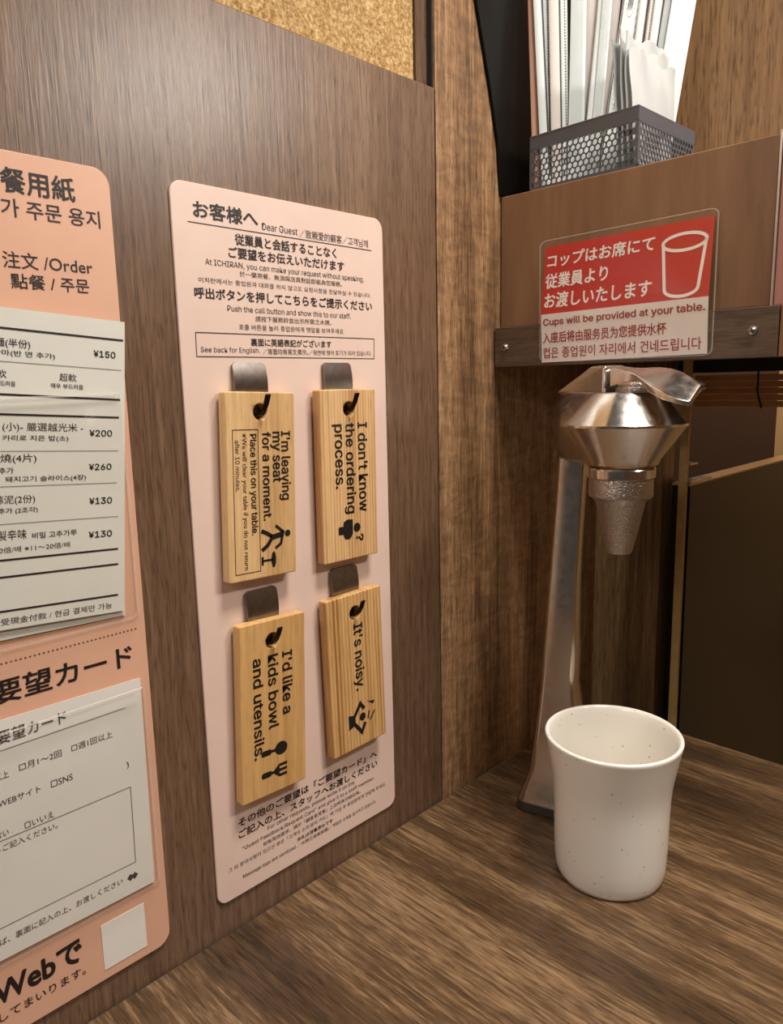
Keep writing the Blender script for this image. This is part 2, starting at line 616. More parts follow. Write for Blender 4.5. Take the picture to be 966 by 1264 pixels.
# flat black shape with a curved front edge, on the left wall
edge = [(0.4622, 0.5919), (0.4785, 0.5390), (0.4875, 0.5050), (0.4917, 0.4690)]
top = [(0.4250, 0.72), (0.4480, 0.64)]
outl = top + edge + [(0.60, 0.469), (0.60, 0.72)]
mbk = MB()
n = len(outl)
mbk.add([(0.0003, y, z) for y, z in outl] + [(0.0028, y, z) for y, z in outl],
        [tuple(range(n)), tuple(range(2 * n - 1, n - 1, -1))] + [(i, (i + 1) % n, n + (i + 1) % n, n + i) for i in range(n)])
tag(build('black_shape', mbk, 'black', bevel=0.001),
    'flat black shape with a curved edge on the wall left of the chopstick basket', 'panel')

# ------------------------------------------------------------------ shelf box with its rail
sh = thing('wall_shelf', 'brown laminate shelf box with a screwed front rail, carrying the chopstick basket', 'shelf',
           (0.10, 0.57, 0.345))
mb = MB().box(0.0008, 0.1995, 0.4929, 0.500, 0.3698, 0.4672)
build('front_panel', mb, 'copper', sh, bevel=0.0008)
mb = MB().box(0.0008, 0.1995, 0.5001, 0.6512, 0.4600, 0.4670)
build('top_board', mb, 'copper', sh)
mb = MB().box(0.1945, 0.1995, 0.5001, 0.6512, 0.3698, 0.4598)
build('end_panel', mb, 'copper', sh)
mb = MB().box(0.0008, 0.2079, 0.4848, 0.4926, 0.3392, 0.3694)
build('rail', mb, 'rail', sh, bevel=0.0006)
mb = MB().box(0.0008, 0.2079, 0.4930, 0.6512, 0.3560, 0.3694)
build('bottom_board', mb, 'rail', sh)
mb = MB().hexa([(0.1997, 0.4921, 0.3694), (0.2011, 0.4921, 0.3694), (0.2011, 0.4990, 0.3694), (0.1997, 0.4990, 0.3694),
                (0.1997, 0.4921, 0.4690), (0.2011, 0.4921, 0.4690), (0.2011, 0.4990, 0.4690), (0.1997, 0.4990, 0.4690)])
build('metal_edge', mb, 'edge', sh, bevel=0.0003)
for sx, sz in ((0.0110, 0.3541), (0.1937, 0.3554)):
    mb = MB()
    rings = []
    for r, y in ((0.0001, 0.4828), (0.0014, 0.4829), (0.0026, 0.4835), (0.0030, 0.4847)):
        rings.append([(sx + r * math.cos(2 * math.pi * i / 24), y, sz + r * math.sin(2 * math.pi * i / 24)) for i in range(24)])
    mb.loft(rings, True, True)
    s = build('screw', mb, 'screw', sh, smooth=True)
    c = MB()
    for a in (0.3, 0.3 + math.pi / 2):
        ca, sa = math.cos(a), math.sin(a)
        fn = lambda x, y: (sx + x * ca - y * sa, 0.48265, sz + x * sa + y * ca)
        c.rect(-0.0017, 0.0017, -0.00035, 0.00035, fn)
    build('cross_slot', c, 'chip', s)

nb = thing('neighbouring_shelf', 'pink fronted shelf section cut off by the right edge, past the metal edging', 'shelf',
           (0.26, 0.57, 0.345))
mb = MB().box(0.2013, 0.32, 0.4935, 0.6512, 0.3698, 0.4665)
build('front_panel', mb, 'pinkacrylic', nb, bevel=0.0008)
mb = MB().box(0.2085, 0.32, 0.4850, 0.6512, 0.3392, 0.3696)
build('rail', mb, 'copper', nb, bevel=0.0006)

# ------------------------------------------------------------------ laminated cup sign (a bent sheet leaning on rail and box)
LAM = [Vector(p) for p in ((0.0374, 0.4922, 0.4295), (0.1678, 0.4922, 0.4321), (0.1710, 0.4822, 0.3414), (0.0437, 0.4822, 0.3414))]
PRT = [Vector(p) for p in ((0.0421, 0.4917, 0.4245), (0.1648, 0.4917, 0.4274), (0.1672, 0.4822, 0.3428), (0.0451, 0.4822, 0.3414))]


def bil(c, s, t, d):
    a = c[0].lerp(c[1], s)
    b = c[3].lerp(c[2], s)
    p = a.lerp(b, t)
    y = 0.4919 - (0.4919 - 0.4840) * min(1.0, max(0.0, t) / 0.60)
    return (p.x, y - d, p.z)


sg = thing('laminated_sign', 'red and white laminated sign with a cup outline on the shelf front', 'sign',
           (0.105, 0.4822, 0.3414))
P2 = lambda d: (lambda s, t: bil(PRT, s, t, d))
mb = MB()
for k in range(4):
    mb.rect(0, 1, 0.583 + 0.417 * k / 4, 0.583 + 0.417 * (k + 1) / 4, P2(0.0004))
build('white_print', mb, 'signwhite', sg)
mb = MB()
mb.rect(0, 1, 0, 0.583, P2(0.0004))
build('red_print', mb, 'red', sg)
sgt = lambda t0, t1: None
mb = MB()
f = P2(0.0006)
fl = lambda s, t: f(s, 1 - t)          # text grows upward


def stext(m, body, s0, s1, t0, t1, bold):
    text(m, body, s0, s1, 1 - t1, t1 - t0, fl, bold, 0.0, (0, -1, 0))


stext(mb, 'コップはお席にて', 0.020, 0.690, 0.065, 0.185, 0.022)
stext(mb, '従業員より', 0.015, 0.425, 0.235, 0.365, 0.022)
stext(mb, 'お渡しいたします', 0.018, 0.690, 0.400, 0.535, 0.022)
el = lambda cx, cy, rx, ry, n=36: [(cx + rx * math.cos(2 * math.pi * i / n), cy + ry * math.sin(2 * math.pi * i / n)) for i in range(n)]
fa = lambda x, y: f(x / 1.42, y)       # equal units across and down
mb.stroke(el(0.852 * 1.42, 0.155, 0.165, 0.062), 0.024, fa, True)
side = [(0.738 * 1.42, 0.155), (0.762 * 1.42, 0.50)]
bot = [(0.852 * 1.42 + 0.128 * math.cos(a), 0.50 + 0.06 * math.sin(a)) for a in [math.pi - math.pi * i / 16 for i in range(1, 16)]]
mb.stroke(side + bot + [(0.942 * 1.42, 0.50), (0.966 * 1.42, 0.155)], 0.024, fa)
build('white_lettering', mb, 'signwhite', sg)
mb = MB()
stext(mb, 'Cups will be provided at your table.', 0.015, 0.985, 0.622, 0.680, 0.018)
stext(mb, '入座后将由服务员为您提供水杯', 0.012, 0.780, 0.740, 0.835, 0.016)
stext(mb, '컵은 종업원이 자리에서 건네드립니다', 0.012, 0.970, 0.872, 0.965, 0.010)
build('red_lettering', mb, 'redink', sg)
mb = MB()
L2 = lambda s, t: bil(LAM, s, t, 0.0010)
rr_ = rrect(0, 1, 0, 1, 0.045)
for a_, b_ in ((0.0, 0.045), (0.045, 0.60), (0.60, 0.955), (0.955, 1.0)):
    if a_ == 0.045 or a_ == 0.60:
        mb.rect(0, 1, a_, b_, L2)
    else:
        mb.poly([q for q in rr_ if a_ - 1e-6 <= q[1] <= b_ + 1e-6], L2)
build('lamination', mb, 'film', sg, solid=0.0003)
mb = MB()
mb.stroke(rrect(0.004, 0.996, 0.005, 0.995, 0.045), 0.007, lambda s, t: bil(LAM, s, t, 0.0012), True)
build('lamination_edge', mb, 'film_edge', sg)

# ------------------------------------------------------------------ boards on the left partition
W = lambda x: (lambda y, z: (x, y, z))
YZ = lambda x0: (lambda y, z, d: (x0 + d, y, z))

pb = thing('message_board', 'pale pink notice board on the wood partition, four wooden tags hanging from it', 'sign',
           (0.0, 0.286, 0.021))
build('board_sheet', plate(rrect(0.2096, 0.3620, 0.0209, 0.4336, 0.007), [], 0.0015, 0.0003, YZ(0.0)), 'pinkboard', pb)
mb = MB()
f = W(0.00165)
for body, y0, y1, z, h, bd in (
        ('お客様へ', 0.2222, 0.2633, 0.4163, 0.0088, 0.022),
        ('Dear Guest', 0.2659, 0.2912, 0.4155, 0.0038, 0.0), ('／致親愛的顧客／고객님께', 0.2925, 0.3485, 0.4145, 0.0048, 0.0),
        ('従業員と会話することなく', 0.2472, 0.3213, 0.4053, 0.0062, 0.022),
        ('ご要望をお伝えいただけます', 0.2426, 0.3275, 0.3981, 0.0060, 0.022),
        ('At ICHIRAN, you can make your request without speaking.', 0.2276, 0.3441, 0.3932, 0.0031, 0.0),
        ('於一蘭用餐，無須與店員對話即能為您服務。', 0.2491, 0.3251, 0.3886, 0.0031, 0.0),
        ('이치란에서는 종업원과 대화를 하지 않고도 요청사항을 전달하실 수 있습니다.', 0.2229, 0.3498, 0.3837, 0.0028, 0.0),
        ('呼出ボタンを押してこちらをご提示ください', 0.2199, 0.3508, 0.3753, 0.0060, 0.022),
        ('Push the call button and show this to our staff.', 0.2399, 0.3318, 0.3697, 0.0032, 0.0),
        ('請按下服務鈴並出示所需之木牌。', 0.2582, 0.3152, 0.3649, 0.0031, 0.0),
        ('호출 버튼을 눌러 종업원에게 팻말을 보여주세요.', 0.2468, 0.3258, 0.3600, 0.0031, 0.0),
        ('裏面に英語表記がございます', 0.2542, 0.3146, 0.3512, 0.0044, 0.015),
        ('See back for English.', 0.2216, 0.2602, 0.3475, 0.0028, 0.0), ('／背面均有英文標示。', 0.2620, 0.2958, 0.3466, 0.0034, 0.0),
        ('／뒷면에 영어 표기가 되어 있습니다.', 0.2962, 0.3491, 0.3466, 0.0032, 0.0),
        ('その他のご要望は「ご要望カード」へ', 0.2266, 0.3443, 0.0653, 0.0056, 0.020),
        ('ご記入の上、スタッフへお渡しください', 0.2264, 0.3445, 0.0578, 0.0056, 0.020),
        ('For other requests, please write it on the', 0.2477, 0.3217, 0.0539, 0.0026, 0.0),
        ('"Guest Feedback/Request Card" and give it to a staff member.', 0.2286, 0.3412, 0.0492, 0.0026, 0.0),
        ('如有其他需求，請於「顧客意見單」上註明後交給店員。', 0.2436, 0.3273, 0.0443, 0.0029, 0.0),
        ('그 외 문의사항이 있으신 분은「고객의 소리·문의 카드」에 기입 후 종업원에게 전달해 주세요.', 0.2177, 0.3524, 0.0395, 0.0029, 0.0),
        ('木札は消毒済みです', 0.2701, 0.3009, 0.0345, 0.0028, 0.012),
        ('Message tags are sanitized.', 0.2278, 0.2693, 0.0308, 0.0024, 0.0), ('／木牌已消毒殺菌。', 0.2700, 0.2975, 0.0303, 0.0027, 0.0),
        ('／팻말은 소독을 실시하고 있습니다.', 0.2980, 0.3420, 0.0303, 0.0027, 0.0)):
    text(mb, body, y0, y1, z, h, f, bd)
mb.stroke([(0.2187, 0.4138), (0.3515, 0.4132)], 0.00045, f)
mb.stroke([(0.2191, 0.3577), (0.3519, 0.3577), (0.3516, 0.3449), (0.2189, 0.3451)], 0.00045, f, True)
build('lettering', mb, 'ink', pb)

# steel plates with the hooks the tags hang from
HK = {}
for key, y0, y1, zt in (('a', 0.2397, 0.2622, 0.3420), ('b', 0.3056, 0.3286, 0.3422), ('c', 0.2397, 0.2622, 0.2102), ('d', 0.3056, 0.3286, 0.2107)):
    mbp = MB()
    rows = []
    for k in range(29):                       # bulged strip with rounded top corners
        z = zt - 0.034 * k / 28
        inset = 0.0022 - math.sqrt(max(0.0, 0.0022 ** 2 - max(0.0, 0.0022 - (zt - z)) ** 2))
        bulge = 0.0018 + 0.0020 * math.sin(min(1.0, (zt - z) / 0.026) * math.pi)
        rows.append([(bulge, y0 + inset, z), (bulge + 0.0012, y0 + inset, z), (bulge + 0.0012, y1 - inset, z), (bulge, y1 - inset, z)])
    mbp.loft(rows)
    hp = build('hook_plate', mbp, 'steel', pb, smooth=True, angle=35)
    HK[key] = hp


def hook(parent, yc, zc):
    """bent flat strip: out of the plate, through the tag's hole, then up in front of the tag"""
    path = [(0.0030, zc - 0.0012), (0.0075, zc - 0.0018), (0.0110, zc - 0.0012), (0.0135, zc + 0.0012), (0.0158, zc + 0.0048), (0.0182, zc + 0.0100)]
    half = 0.0017
    rings = []
    for i, (x, z) in enumerate(path):
        a = Vector(path[max(0, i - 1)]); b = Vector(path[min(len(path) - 1, i + 1)])
        d = (b - a).normalized()
        nx, nz = -d.y * 0.0006, d.x * 0.0006
        rings.append([(x + nx, yc - half, z + nz), (x + nx, yc + half, z + nz), (x - nx, yc + half, z - nz), (x - nx, yc - half, z - nz)])
    build('hook', MB().loft(rings), 'hookblack', parent, bevel=0.0003)


hook(HK['a'], 0.2523, 0.3142)
hook(HK['b'], 0.3200, 0.3133)
hook(HK['c'], 0.2526, 0.1790)
hook(HK['d'], 0.3200, 0.1799)

# ------------------------------------------------------------------ wooden tags
# local frame: origin in the hole, y across, z up, x outward from the board
TAG_T = 0.0068


def wooden_tag(label, mat, hole, left, right, top, bottom, tilt, lines, marks):
    """left.. bottom are distances from the hole centre"""
    r = thing('wooden_tag', label, 'tag', (0.0031, hole[0], hole[1]), 'wooden message tags on the pink board')
    r.rotation_euler = (math.radians(tilt), 0, 0)
    hr = 0.0047
    circ = [(hr * math.cos(2 * math.pi * i / 32), hr * math.sin(2 * math.pi * i / 32)) for i in range(32)]
    build('board', plate(rrect(-left, right, -bottom, top, 0.0012, 4), [circ], TAG_T, 0.0007, YZ(0.0)), mat, r, local=True)
    m = MB()
    ff = lambda y, z: (TAG_T + 0.00015, y, z)
    for body, y, z0, z1, h, bd in lines:     # reading downwards: glyph tops point right
        gy = lambda a, b, y=y: ff(y + b, -a)
        text(m, body, -z0, -z1, 0.0, h, gy, bd)
    marks(m, ff)
    build('printing', m, 'burn', r, local=True)
    return r


def man_and_table(m, f):
    y0, z0 = -0.0005, -0.0665
    g = lambda y, z: f(y, z)
    m.disc(0.0180, -0.0715, 0.0020, g)
    m.poly([(0.0135, -0.0700), (0.0158, -0.0700), (0.0150, -0.0730), (0.0060, -0.0745), (0.0050, -0.0715)], g)     # trunk
    m.stroke([(0.0150, -0.0705), (0.0120, -0.0682), (0.0092, -0.0660)], 0.0018, g)
    m.stroke([(0.0140, -0.0725), (0.0130, -0.0770), (0.0090, -0.0795)], 0.0018, g)
    m.stroke([(0.0065, -0.0722), (0.0030, -0.0700), (-0.0010, -0.0682)], 0.0024, g)
    m.stroke([(0.0060, -0.0737), (0.0035, -0.0770), (-0.0008, -0.0798)], 0.0024, g)
    m.disc(0.0075, -0.0860, 0.0017, g, ry=0.0048)
    m.stroke([(0.0070, -0.0860), (-0.0005, -0.0860)], 0.0013, g)
    m.stroke([(-0.0005, -0.0835), (-0.0005, -0.0885)], 0.0015, g)
    m.stroke([(-0.0190, -0.0098), (-0.0020, -0.0098), (-0.0020, -0.0915), (-0.0190, -0.0915)], 0.0004, g, True)


wooden_tag("pale wooden tag reading I'm leaving my seat for a moment", 'tag1',
           (0.2523, 0.3143), 0.0232, 0.0243, 0.0112, 0.0960, -2.2,
           [("I'm leaving", 0.0144, -0.0110, -0.0515, 0.0066, 0.016), ('my seat', 0.0082, -0.0112, -0.0405, 0.0060, 0.016),
            ('for a moment.', 0.0010, -0.0112, -0.0625, 0.0060, 0.016), ('Place this on your table.', -0.0074, -0.0122, -0.0700, 0.0044, 0.014),
            ('※We will clear your table if you do not return', -0.0128, -0.0118, -0.0895, 0.0030, 0.0),
            ('after 10 minutes.', -0.0176, -0.0155, -0.0440, 0.0030, 0.0)], man_and_table)


def puzzled(m, f):
    m.disc(0.0044, -0.0762, 0.0030, f)
    m.poly([(0.0008, -0.0705), (-0.0040, -0.0700), (-0.0072, -0.0715), (-0.0075, -0.0742), (-0.0115, -0.0742), (-0.0115, -0.0792), (-0.0075, -0.0795),
            (-0.0062, -0.0828), (-0.0020, -0.0830), (0.0008, -0.0800)], f)
    q = lambda a, b: f(0.0036 + b, -a)
    text(m, '?', 0.0808, 0.0856, 0.0, 0.0064, q, 0.02)


def puzzled_all(m, f):
    puzzled(m, f)


wooden_tag("striped wooden tag reading I don't know the ordering process", 'tag2',
           (0.3202, 0.3132), 0.0242, 0.0232, 0.0124, 0.0965, -0.5,
           [("I don't know", 0.0072, -0.0085, -0.0665, 0.0080, 0.016), ('the ordering', -0.0034, -0.0085, -0.0665, 0.0078, 0.016),
            ('process.', -0.0126, -0.0090, -0.0495, 0.0060, 0.016)], puzzled_all)


def spoon_fork(m, f):
    f0 = f
    f = lambda y, z: f0(y * 0.90 + 0.0022, z + 0.0002)
    for zc in (-0.0695, -0.0835):
        m.poly([(y, z) for y, z in rrect(-0.0130, -0.0048, zc - 0.0018, zc + 0.0018, 0.0014, 5)], f)
        m.rect(-0.0050, -0.0012, zc - 0.0009, zc + 0.0009, f)
    m.disc(0.0035, -0.0695, 0.0052, f, ry=0.0042)
    zc = -0.0835
    m.poly([(-0.0022, zc - 0.0016), (-0.0022, zc + 0.0016), (0.0018, zc + 0.0042), (0.0018, zc - 0.0042)], f)
    for k in (-1, 0, 1):
        m.rect(0.0016, 0.0082, zc + k * 0.0033 - 0.0009, zc + k * 0.0033 + 0.0009, f)


wooden_tag("plain golden wooden tag reading I'd like a kids bowl and utensils", 'tag3',
           (0.2526, 0.1790), 0.0233, 0.0246, 0.0130, 0.0968, -2.4,
           [("I'd like a", 0.0072, -0.0085, -0.0485, 0.0075, 0.016), ('kids bowl', -0.0034, -0.0085, -0.0552, 0.0075, 0.016),
            ('and utensils.', -0.0142, -0.0085, -0.0715, 0.0072, 0.016)], spoon_fork)


def noise_mark(m, f):
    m.poly([(-0.0105, -0.0695), (-0.0045, -0.0712), (-0.0045, -0.0778), (-0.0105, -0.0800)], f)      # loudspeaker-like head in hands
    m.stroke([(-0.0050, -0.0716), (0.0005, -0.0642), (0.0040, -0.0690)], 0.0026, f)
    m.stroke([(-0.0050, -0.0775), (0.0010, -0.0850), (0.0045, -0.0790)], 0.0026, f)
    m.disc(0.0022, -0.0742, 0.0028, f)
    m.poly([(0.0065, -0.0640), (0.0095, -0.0655), (0.0140, -0.0660), (0.0125, -0.0682), (0.0105, -0.0672)], f)
    m.stroke([(0.0085, -0.0720), (0.0070, -0.0775)], 0.0012, f)
    m.stroke([(0.0135, -0.0735), (0.0090, -0.0790)], 0.0012, f)


wooden_tag("strongly grained wooden tag reading It's noisy, with a noise pictogram", 'tag4',
           (0.3200, 0.1799), 0.0250, 0.0240, 0.0133, 0.0950, 1.3,
           [("It's noisy.", -0.0020, -0.0075, -0.0545, 0.0080, 0.018)], noise_mark)

# ------------------------------------------------------------------ salmon order board, cut by the left edge
ob = thing('order_board', 'salmon board with two clear pockets of forms, cut by the photo edge', 'sign',
           (0.0, 0.115, 0.018))
build('board_sheet', plate(rrect(0.045, 0.1776, 0.0180, 0.4318, 0.008), [], 0.0015, 0.0003, YZ(0.0)), 'salmon', ob)
mb = MB()
f = W(0.00165)
for body, y0, y1, z, h, bd in (
        ('追加點餐用紙', 0.0955, 0.1605, 0.4142, 0.0108, 0.018),
        ('추가 주문 용지', 0.1190, 0.1714, 0.4042, 0.0078, 0.006),
        ('注文 /Order', 0.1256, 0.1657, 0.3825, 0.0072, 0.004),
        ('點餐 / 주문', 0.1281, 0.1633, 0.3738, 0.0066, 0.008),
        ('ご要望カード', 0.0880, 0.1691, 0.1860, 0.0120, 0.018),
        ('Webで', 0.0862, 0.1288, 0.0370, 0.0130, 0.030),
        ('改善してまいります。', 0.0745, 0.1296, 0.0282, 0.0052, 0.004)):
    text(mb, body, y0, y1, z, h, f, bd)
for i in range(52):
    mb.disc(0.0640 + i * 0.00212, 0.2052, 0.00042, f, 8)
build('lettering', mb, 'ink', ob)
mb = MB()
mb.rect(0.1393, 0.1636, 0.0237, 0.0502, W(0.0017))
build('blank_label', mb, 'white_print', ob, solid=0.0002)
for y0, y1, z0, z1 in ((0.050, 0.1745, 0.2110, 0.3262), (0.050, 0.1738, 0.0572, 0.1752)):
    m = MB()
    nseg = 14
    rows = []
    for i in range(nseg + 1):
        tt = i / nseg
        z = z0 + (z1 - z0) * tt
        rows.append((0.0062 + 0.0016 * tt + 0.0010 * math.sin(tt * 9), z))
    r = 0.006
    vs, fs = [], []
    for x, z in rows:
        vs += [(0.0022, y0, z), (x, y0 + 0.003, z), (x + 0.0004, (y0 + y1) / 2, z), (x, y1 - 0.004, z), (0.0022, y1, z)]
    for i in range(nseg):
        for k in range(4):
            a = i * 5 + k
            fs.append((a, a + 1, a + 6, a + 5))
    m.add(vs, fs)
    pk = build('clear_pocket', m, 'film', ob, smooth=True, angle=80)
    m = MB()
    m.tube([(rows[-1][0], y0 + 0.004, z1), (rows[-1][0] + 0.0006, (y0 + y1) / 2, z1 - 0.0004), (rows[-1][0], y1 - 0.004, z1)], 0.0005, 6)
    m.stroke([(y0, z0 + 0.0006), (y1 - 0.003, z0 + 0.0006), (y1 - 0.0006, z0 + 0.003), (y1 - 0.0006, z1)], 0.0013, W(0.0024))
    build('pocket_welt', m, 'film_edge', pk)

# slips
def slip(name, label, corner, width, height, rotd, x0, lean, mat, group=None):
    r = thing(name, label, 'paper', (x0, corner[0], corner[1]), group)
    a = math.radians(rotd)
    c, s = math.cos(a), math.sin(a)
    def loc(y, z):                      # (y, z) in wall coordinates -> sheet with lean
        return (lean(z - corner[1]), y - corner[0], z - corner[1])
    def q(u, d):                        # u leftward, d downward from the top right corner
        return (corner[0] - u * c + d * s, corner[1] - u * s * 1.0 - d * c)
    vs, fs = [], []
    N = 14
    for i in range(N + 1):
        d = height * i / N
        for k in range(3):
            y, z = q(width * (2 - k) / 2, d)
            vs.append(loc(y, z))
    for i in range(N):
        for k in range(2):
            b = i * 3 + k
            fs.append((b, b + 1, b + 4, b + 3))
    build('sheet', MB().add(vs, fs), mat, r, local=True, solid=0.0002)
    return r, loc


RS = -4.3
tanr = math.tan(math.radians(RS))
lean1 = lambda dz: 0.0010 + 0.0035 * max(0, 1 + dz / 0.15)
s2, _ = slip('order_slip', 'order slip behind the printed one, showing along its right edge', (0.1722, 0.3540), 0.122, 0.1400, -2.2,
             0.0020, lambda dz: 0.0004, 'slip', 'order slips in the upper pocket')
s1, lc = slip('order_slip', 'front white order slip printed with yen prices in the upper pocket', (0.1768, 0.3608), 0.122, 0.1440, RS,
              0.0028, lean1, 'slip', 'order slips in the upper pocket')
mb, mt, mk = MB(), MB(), MB()
f = lambda y, z: (lc(y, z)[0] + 0.00025,) + lc(y, z)[1:]
rr = math.radians(RS)
for body, y0, y1, z, h, bd in (
        ('替玉追加麺(半份)', 0.1005, 0.1314, 0.3479, 0.0044, 0.004), ('가에다마(반 면 추가)', 0.1080, 0.1419, 0.3437, 0.0029, 0.004),
        ('¥150', 0.1600, 0.1708, 0.3439, 0.0030, 0.012), ('超軟', 0.1430, 0.1509, 0.3328, 0.0036, 0.0),
        ('매우 부드러움', 0.1389, 0.1538, 0.3294, 0.0023, 0.006), ('軟', 0.1160, 0.1202, 0.3348, 0.0036, 0.0),
        ('부드러움', 0.1150, 0.1236, 0.3312, 0.0023, 0.006), ('(小)- 嚴選越光米 -', 0.1163, 0.1521, 0.3099, 0.0044, 0.0),
        ('¥200', 0.1550, 0.1662, 0.3065, 0.0030, 0.012), ('카리로 지은 밥(소)', 0.1159, 0.1448, 0.3060, 0.0029, 0.004),
        ('叉燒(4片)', 0.1090, 0.1295, 0.2969, 0.0044, 0.0), ('추가', 0.1130, 0.1192, 0.2927, 0.0028, 0.004),
        ('돼지고기 슬라이스(4장)', 0.1153, 0.1517, 0.2872, 0.0029, 0.004), ('¥260', 0.1534, 0.1646, 0.2903, 0.0030, 0.012),
        ('蒜泥(2份)', 0.1095, 0.1272, 0.2783, 0.0044, 0.0), ('추가 (2조각)', 0.1110, 0.1280, 0.2740, 0.0029, 0.004),
        ('¥130', 0.1522, 0.1636, 0.2737, 0.0031, 0.012), ('秘製辛味', 0.1050, 0.1221, 0.2627, 0.0046, 0.0),
        ('비밀 고추가루', 0.1244, 0.1450, 0.2608, 0.0029, 0.004), ('¥130', 0.1506, 0.1623, 0.2572, 0.0031, 0.012),
        ('10倍/배 ※11～20倍/배', 0.1085, 0.1413, 0.2560, 0.0028, 0.0),
        ('只接受現金付款 / 현금 결제만 가능', 0.0990, 0.1596, 0.2222, 0.0032, 0.0)):
    text(mb, body, y0, y1, z - tanr * (y1 - y0) / 2, h, f, bd, rr)
for y0, y1, z, wd, m in ((0.075, 0.1753, 0.3541, 0.0009, mk), (0.075, 0.1733, 0.3399, 0.0003, mt), (0.075, 0.1716, 0.3257, 0.0009, mk),
                         (0.075, 0.1703, 0.3171, 0.0009, mk), (0.075, 0.1687, 0.3009, 0.0003, mt), (0.075, 0.1668, 0.2852, 0.0003, mt),
                         (0.075, 0.1661, 0.2683, 0.0003, mt), (0.075, 0.1649, 0.2519, 0.0009, mk), (0.075, 0.1644, 0.2441, 0.0009, mk),
                         (0.075, 0.1631, 0.2283, 0.0009, mk)):
    zr = z - 0.0021
    m.stroke([(y0, zr - tanr * (y1 - y0)), (y1, zr)], wd, f)
mb.add(mk.v, mk.f)
build('lettering', mb, 'ink', s1, local=True)
build('thin_rules', mt, 'thinline', s1, local=True)

s3, lc3 = slip('request_card', 'white request card with tick boxes and an empty frame, in the lower clear pocket', (0.1712, 0.1792), 0.112, 0.1190, -0.4,
               0.0024, lambda dz: 0.0004 + 0.0012 * max(0, 1 + dz / 0.12), 'card')
mb = MB()
f = lambda y, z: (lc3(y, z)[0] + 0.00025,) + lc3(y, z)[1:]
for body, y0, y1, z, h, bd in (
        ('要望カード', 0.1000, 0.1319, 0.1682, 0.0066, 0.004), ('□月1～2回', 0.1081, 0.1279, 0.1519, 0.0036, 0.0),
        ('□週1回以上', 0.1328, 0.1538, 0.1522, 0.0036, 0.0), ('1回以上', 0.0925, 0.1034, 0.1511, 0.0036, 0.0), (')', 0.1600, 0.1612, 0.1325, 0.0032, 0.0),
        ('WEBサイト', 0.0975, 0.1166, 0.1379, 0.0034, 0.0), ('□SNS', 0.1215, 0.1321, 0.1378, 0.0034, 0.0), ('ない', 0.0950, 0.1005, 0.1227, 0.0034, 0.0),
        ('□いいえ', 0.1078, 0.1214, 0.1222, 0.0034, 0.0), ('ちらご記入ください。', 0.0900, 0.1227, 0.1157, 0.0034, 0.0),
        ('あれば、裏面に記入の上、お渡しください', 0.0840, 0.1526, 0.0686, 0.0036, 0.0)):
    text(mb, body, y0, y1, z, h, f, bd)
mb.stroke([(0.085, 0.1650), (0.1619, 0.1656)], 0.0003, f)
mb.stroke([(0.064, 0.1212), (0.1611, 0.1212), (0.1605, 0.0775), (0.064, 0.0775)], 0.0003, f, True)
mb.poly([(0.1551, 0.0700), (0.1570, 0.0720), (0.1582, 0.0708), (0.1594, 0.0720), (0.1613, 0.0700), (0.1594, 0.0680), (0.1582, 0.0692), (0.1570, 0.0680)], f)
build('lettering', mb, 'greyink', s3, local=True)

# ------------------------------------------------------------------ chopstick basket
BK0 = Vector((0.1074, 0.500, 0.0))
bth = math.radians(-1.5)
bx = Vector((math.cos(bth), math.sin(bth), 0)); by = Vector((-math.sin(bth), math.cos(bth), 0))
BW, BD, BZ0, BZ1 = 0.0870, 0.0845, 0.4672, 0.5072
BH = BZ1 - BZ0
bk = thing('mesh_basket', 'grey perforated metal basket on the brown shelf, full of chopstick sleeves', 'basket',
           tuple(BK0 - bx * BW / 2 + by * BD / 2 + Vector((0, 0, BZ0))))


def perforated(p0, du, wdt, m):
    pitch = 0.00445
    rowh = pitch * 0.866
    hr = 0.00186
    hx = pitch / math.sqrt(3)
    rimz = BZ1 - 0.0095
    basez = BZ0 + 0.002
    cols = int(wdt / pitch)
    m0 = (wdt - cols * pitch) / 2
    rows = int((rimz - basez) / rowh)
    P = lambda u, z: tuple(p0 + du * u + Vector((0, 0, z)))
    for r_ in range(rows):
        z = rimz - (r_ + 0.5) * rowh
        sh_ = pitch / 2 if r_ % 2 else 0
        for c_ in range(cols - (1 if r_ % 2 else 0)):
            u = m0 + (c_ + 0.5) * pitch + sh_
            outer, inner = [], []
            for k in range(12):
                a = math.pi / 6 * k + math.pi / 6
                if k % 2 == 0:
                    R = hx
                else:
                    R = hx * math.cos(math.pi / 6)
                outer.append(P(u + R * math.cos(a), z + R * math.sin(a)))
                inner.append(P(u + hr * math.cos(a), z + hr * math.sin(a)))
            m.add(outer + inner, [(k, (k + 1) % 12, 12 + (k + 1) % 12, 12 + k) for k in range(12)])
    # solid margins
    zl = rimz - rows * rowh
    m.rect(0, m0 + pitch * 0.5 if False else m0, basez, rimz + 0.001, lambda u, z: P(u, z))
    m.rect(wdt - m0, wdt, basez, rimz + 0.001, lambda u, z: P(u, z))
    m.rect(0, wdt, BZ0, zl + 0.0004, lambda u, z: P(u, z))
    m.rect(0, wdt, rimz, BZ1, lambda u, z: P(u, z))
    for r_ in range(1, rows, 2):
        z = rimz - (r_ + 0.5) * rowh
        for e0, e1 in ((m0, m0 + pitch / 2), (wdt - m0 - pitch / 2, wdt - m0)):
            m.rect(e0, e1, z - rowh * 0.5, z + rowh * 0.5, lambda u, zz: P(u, zz))


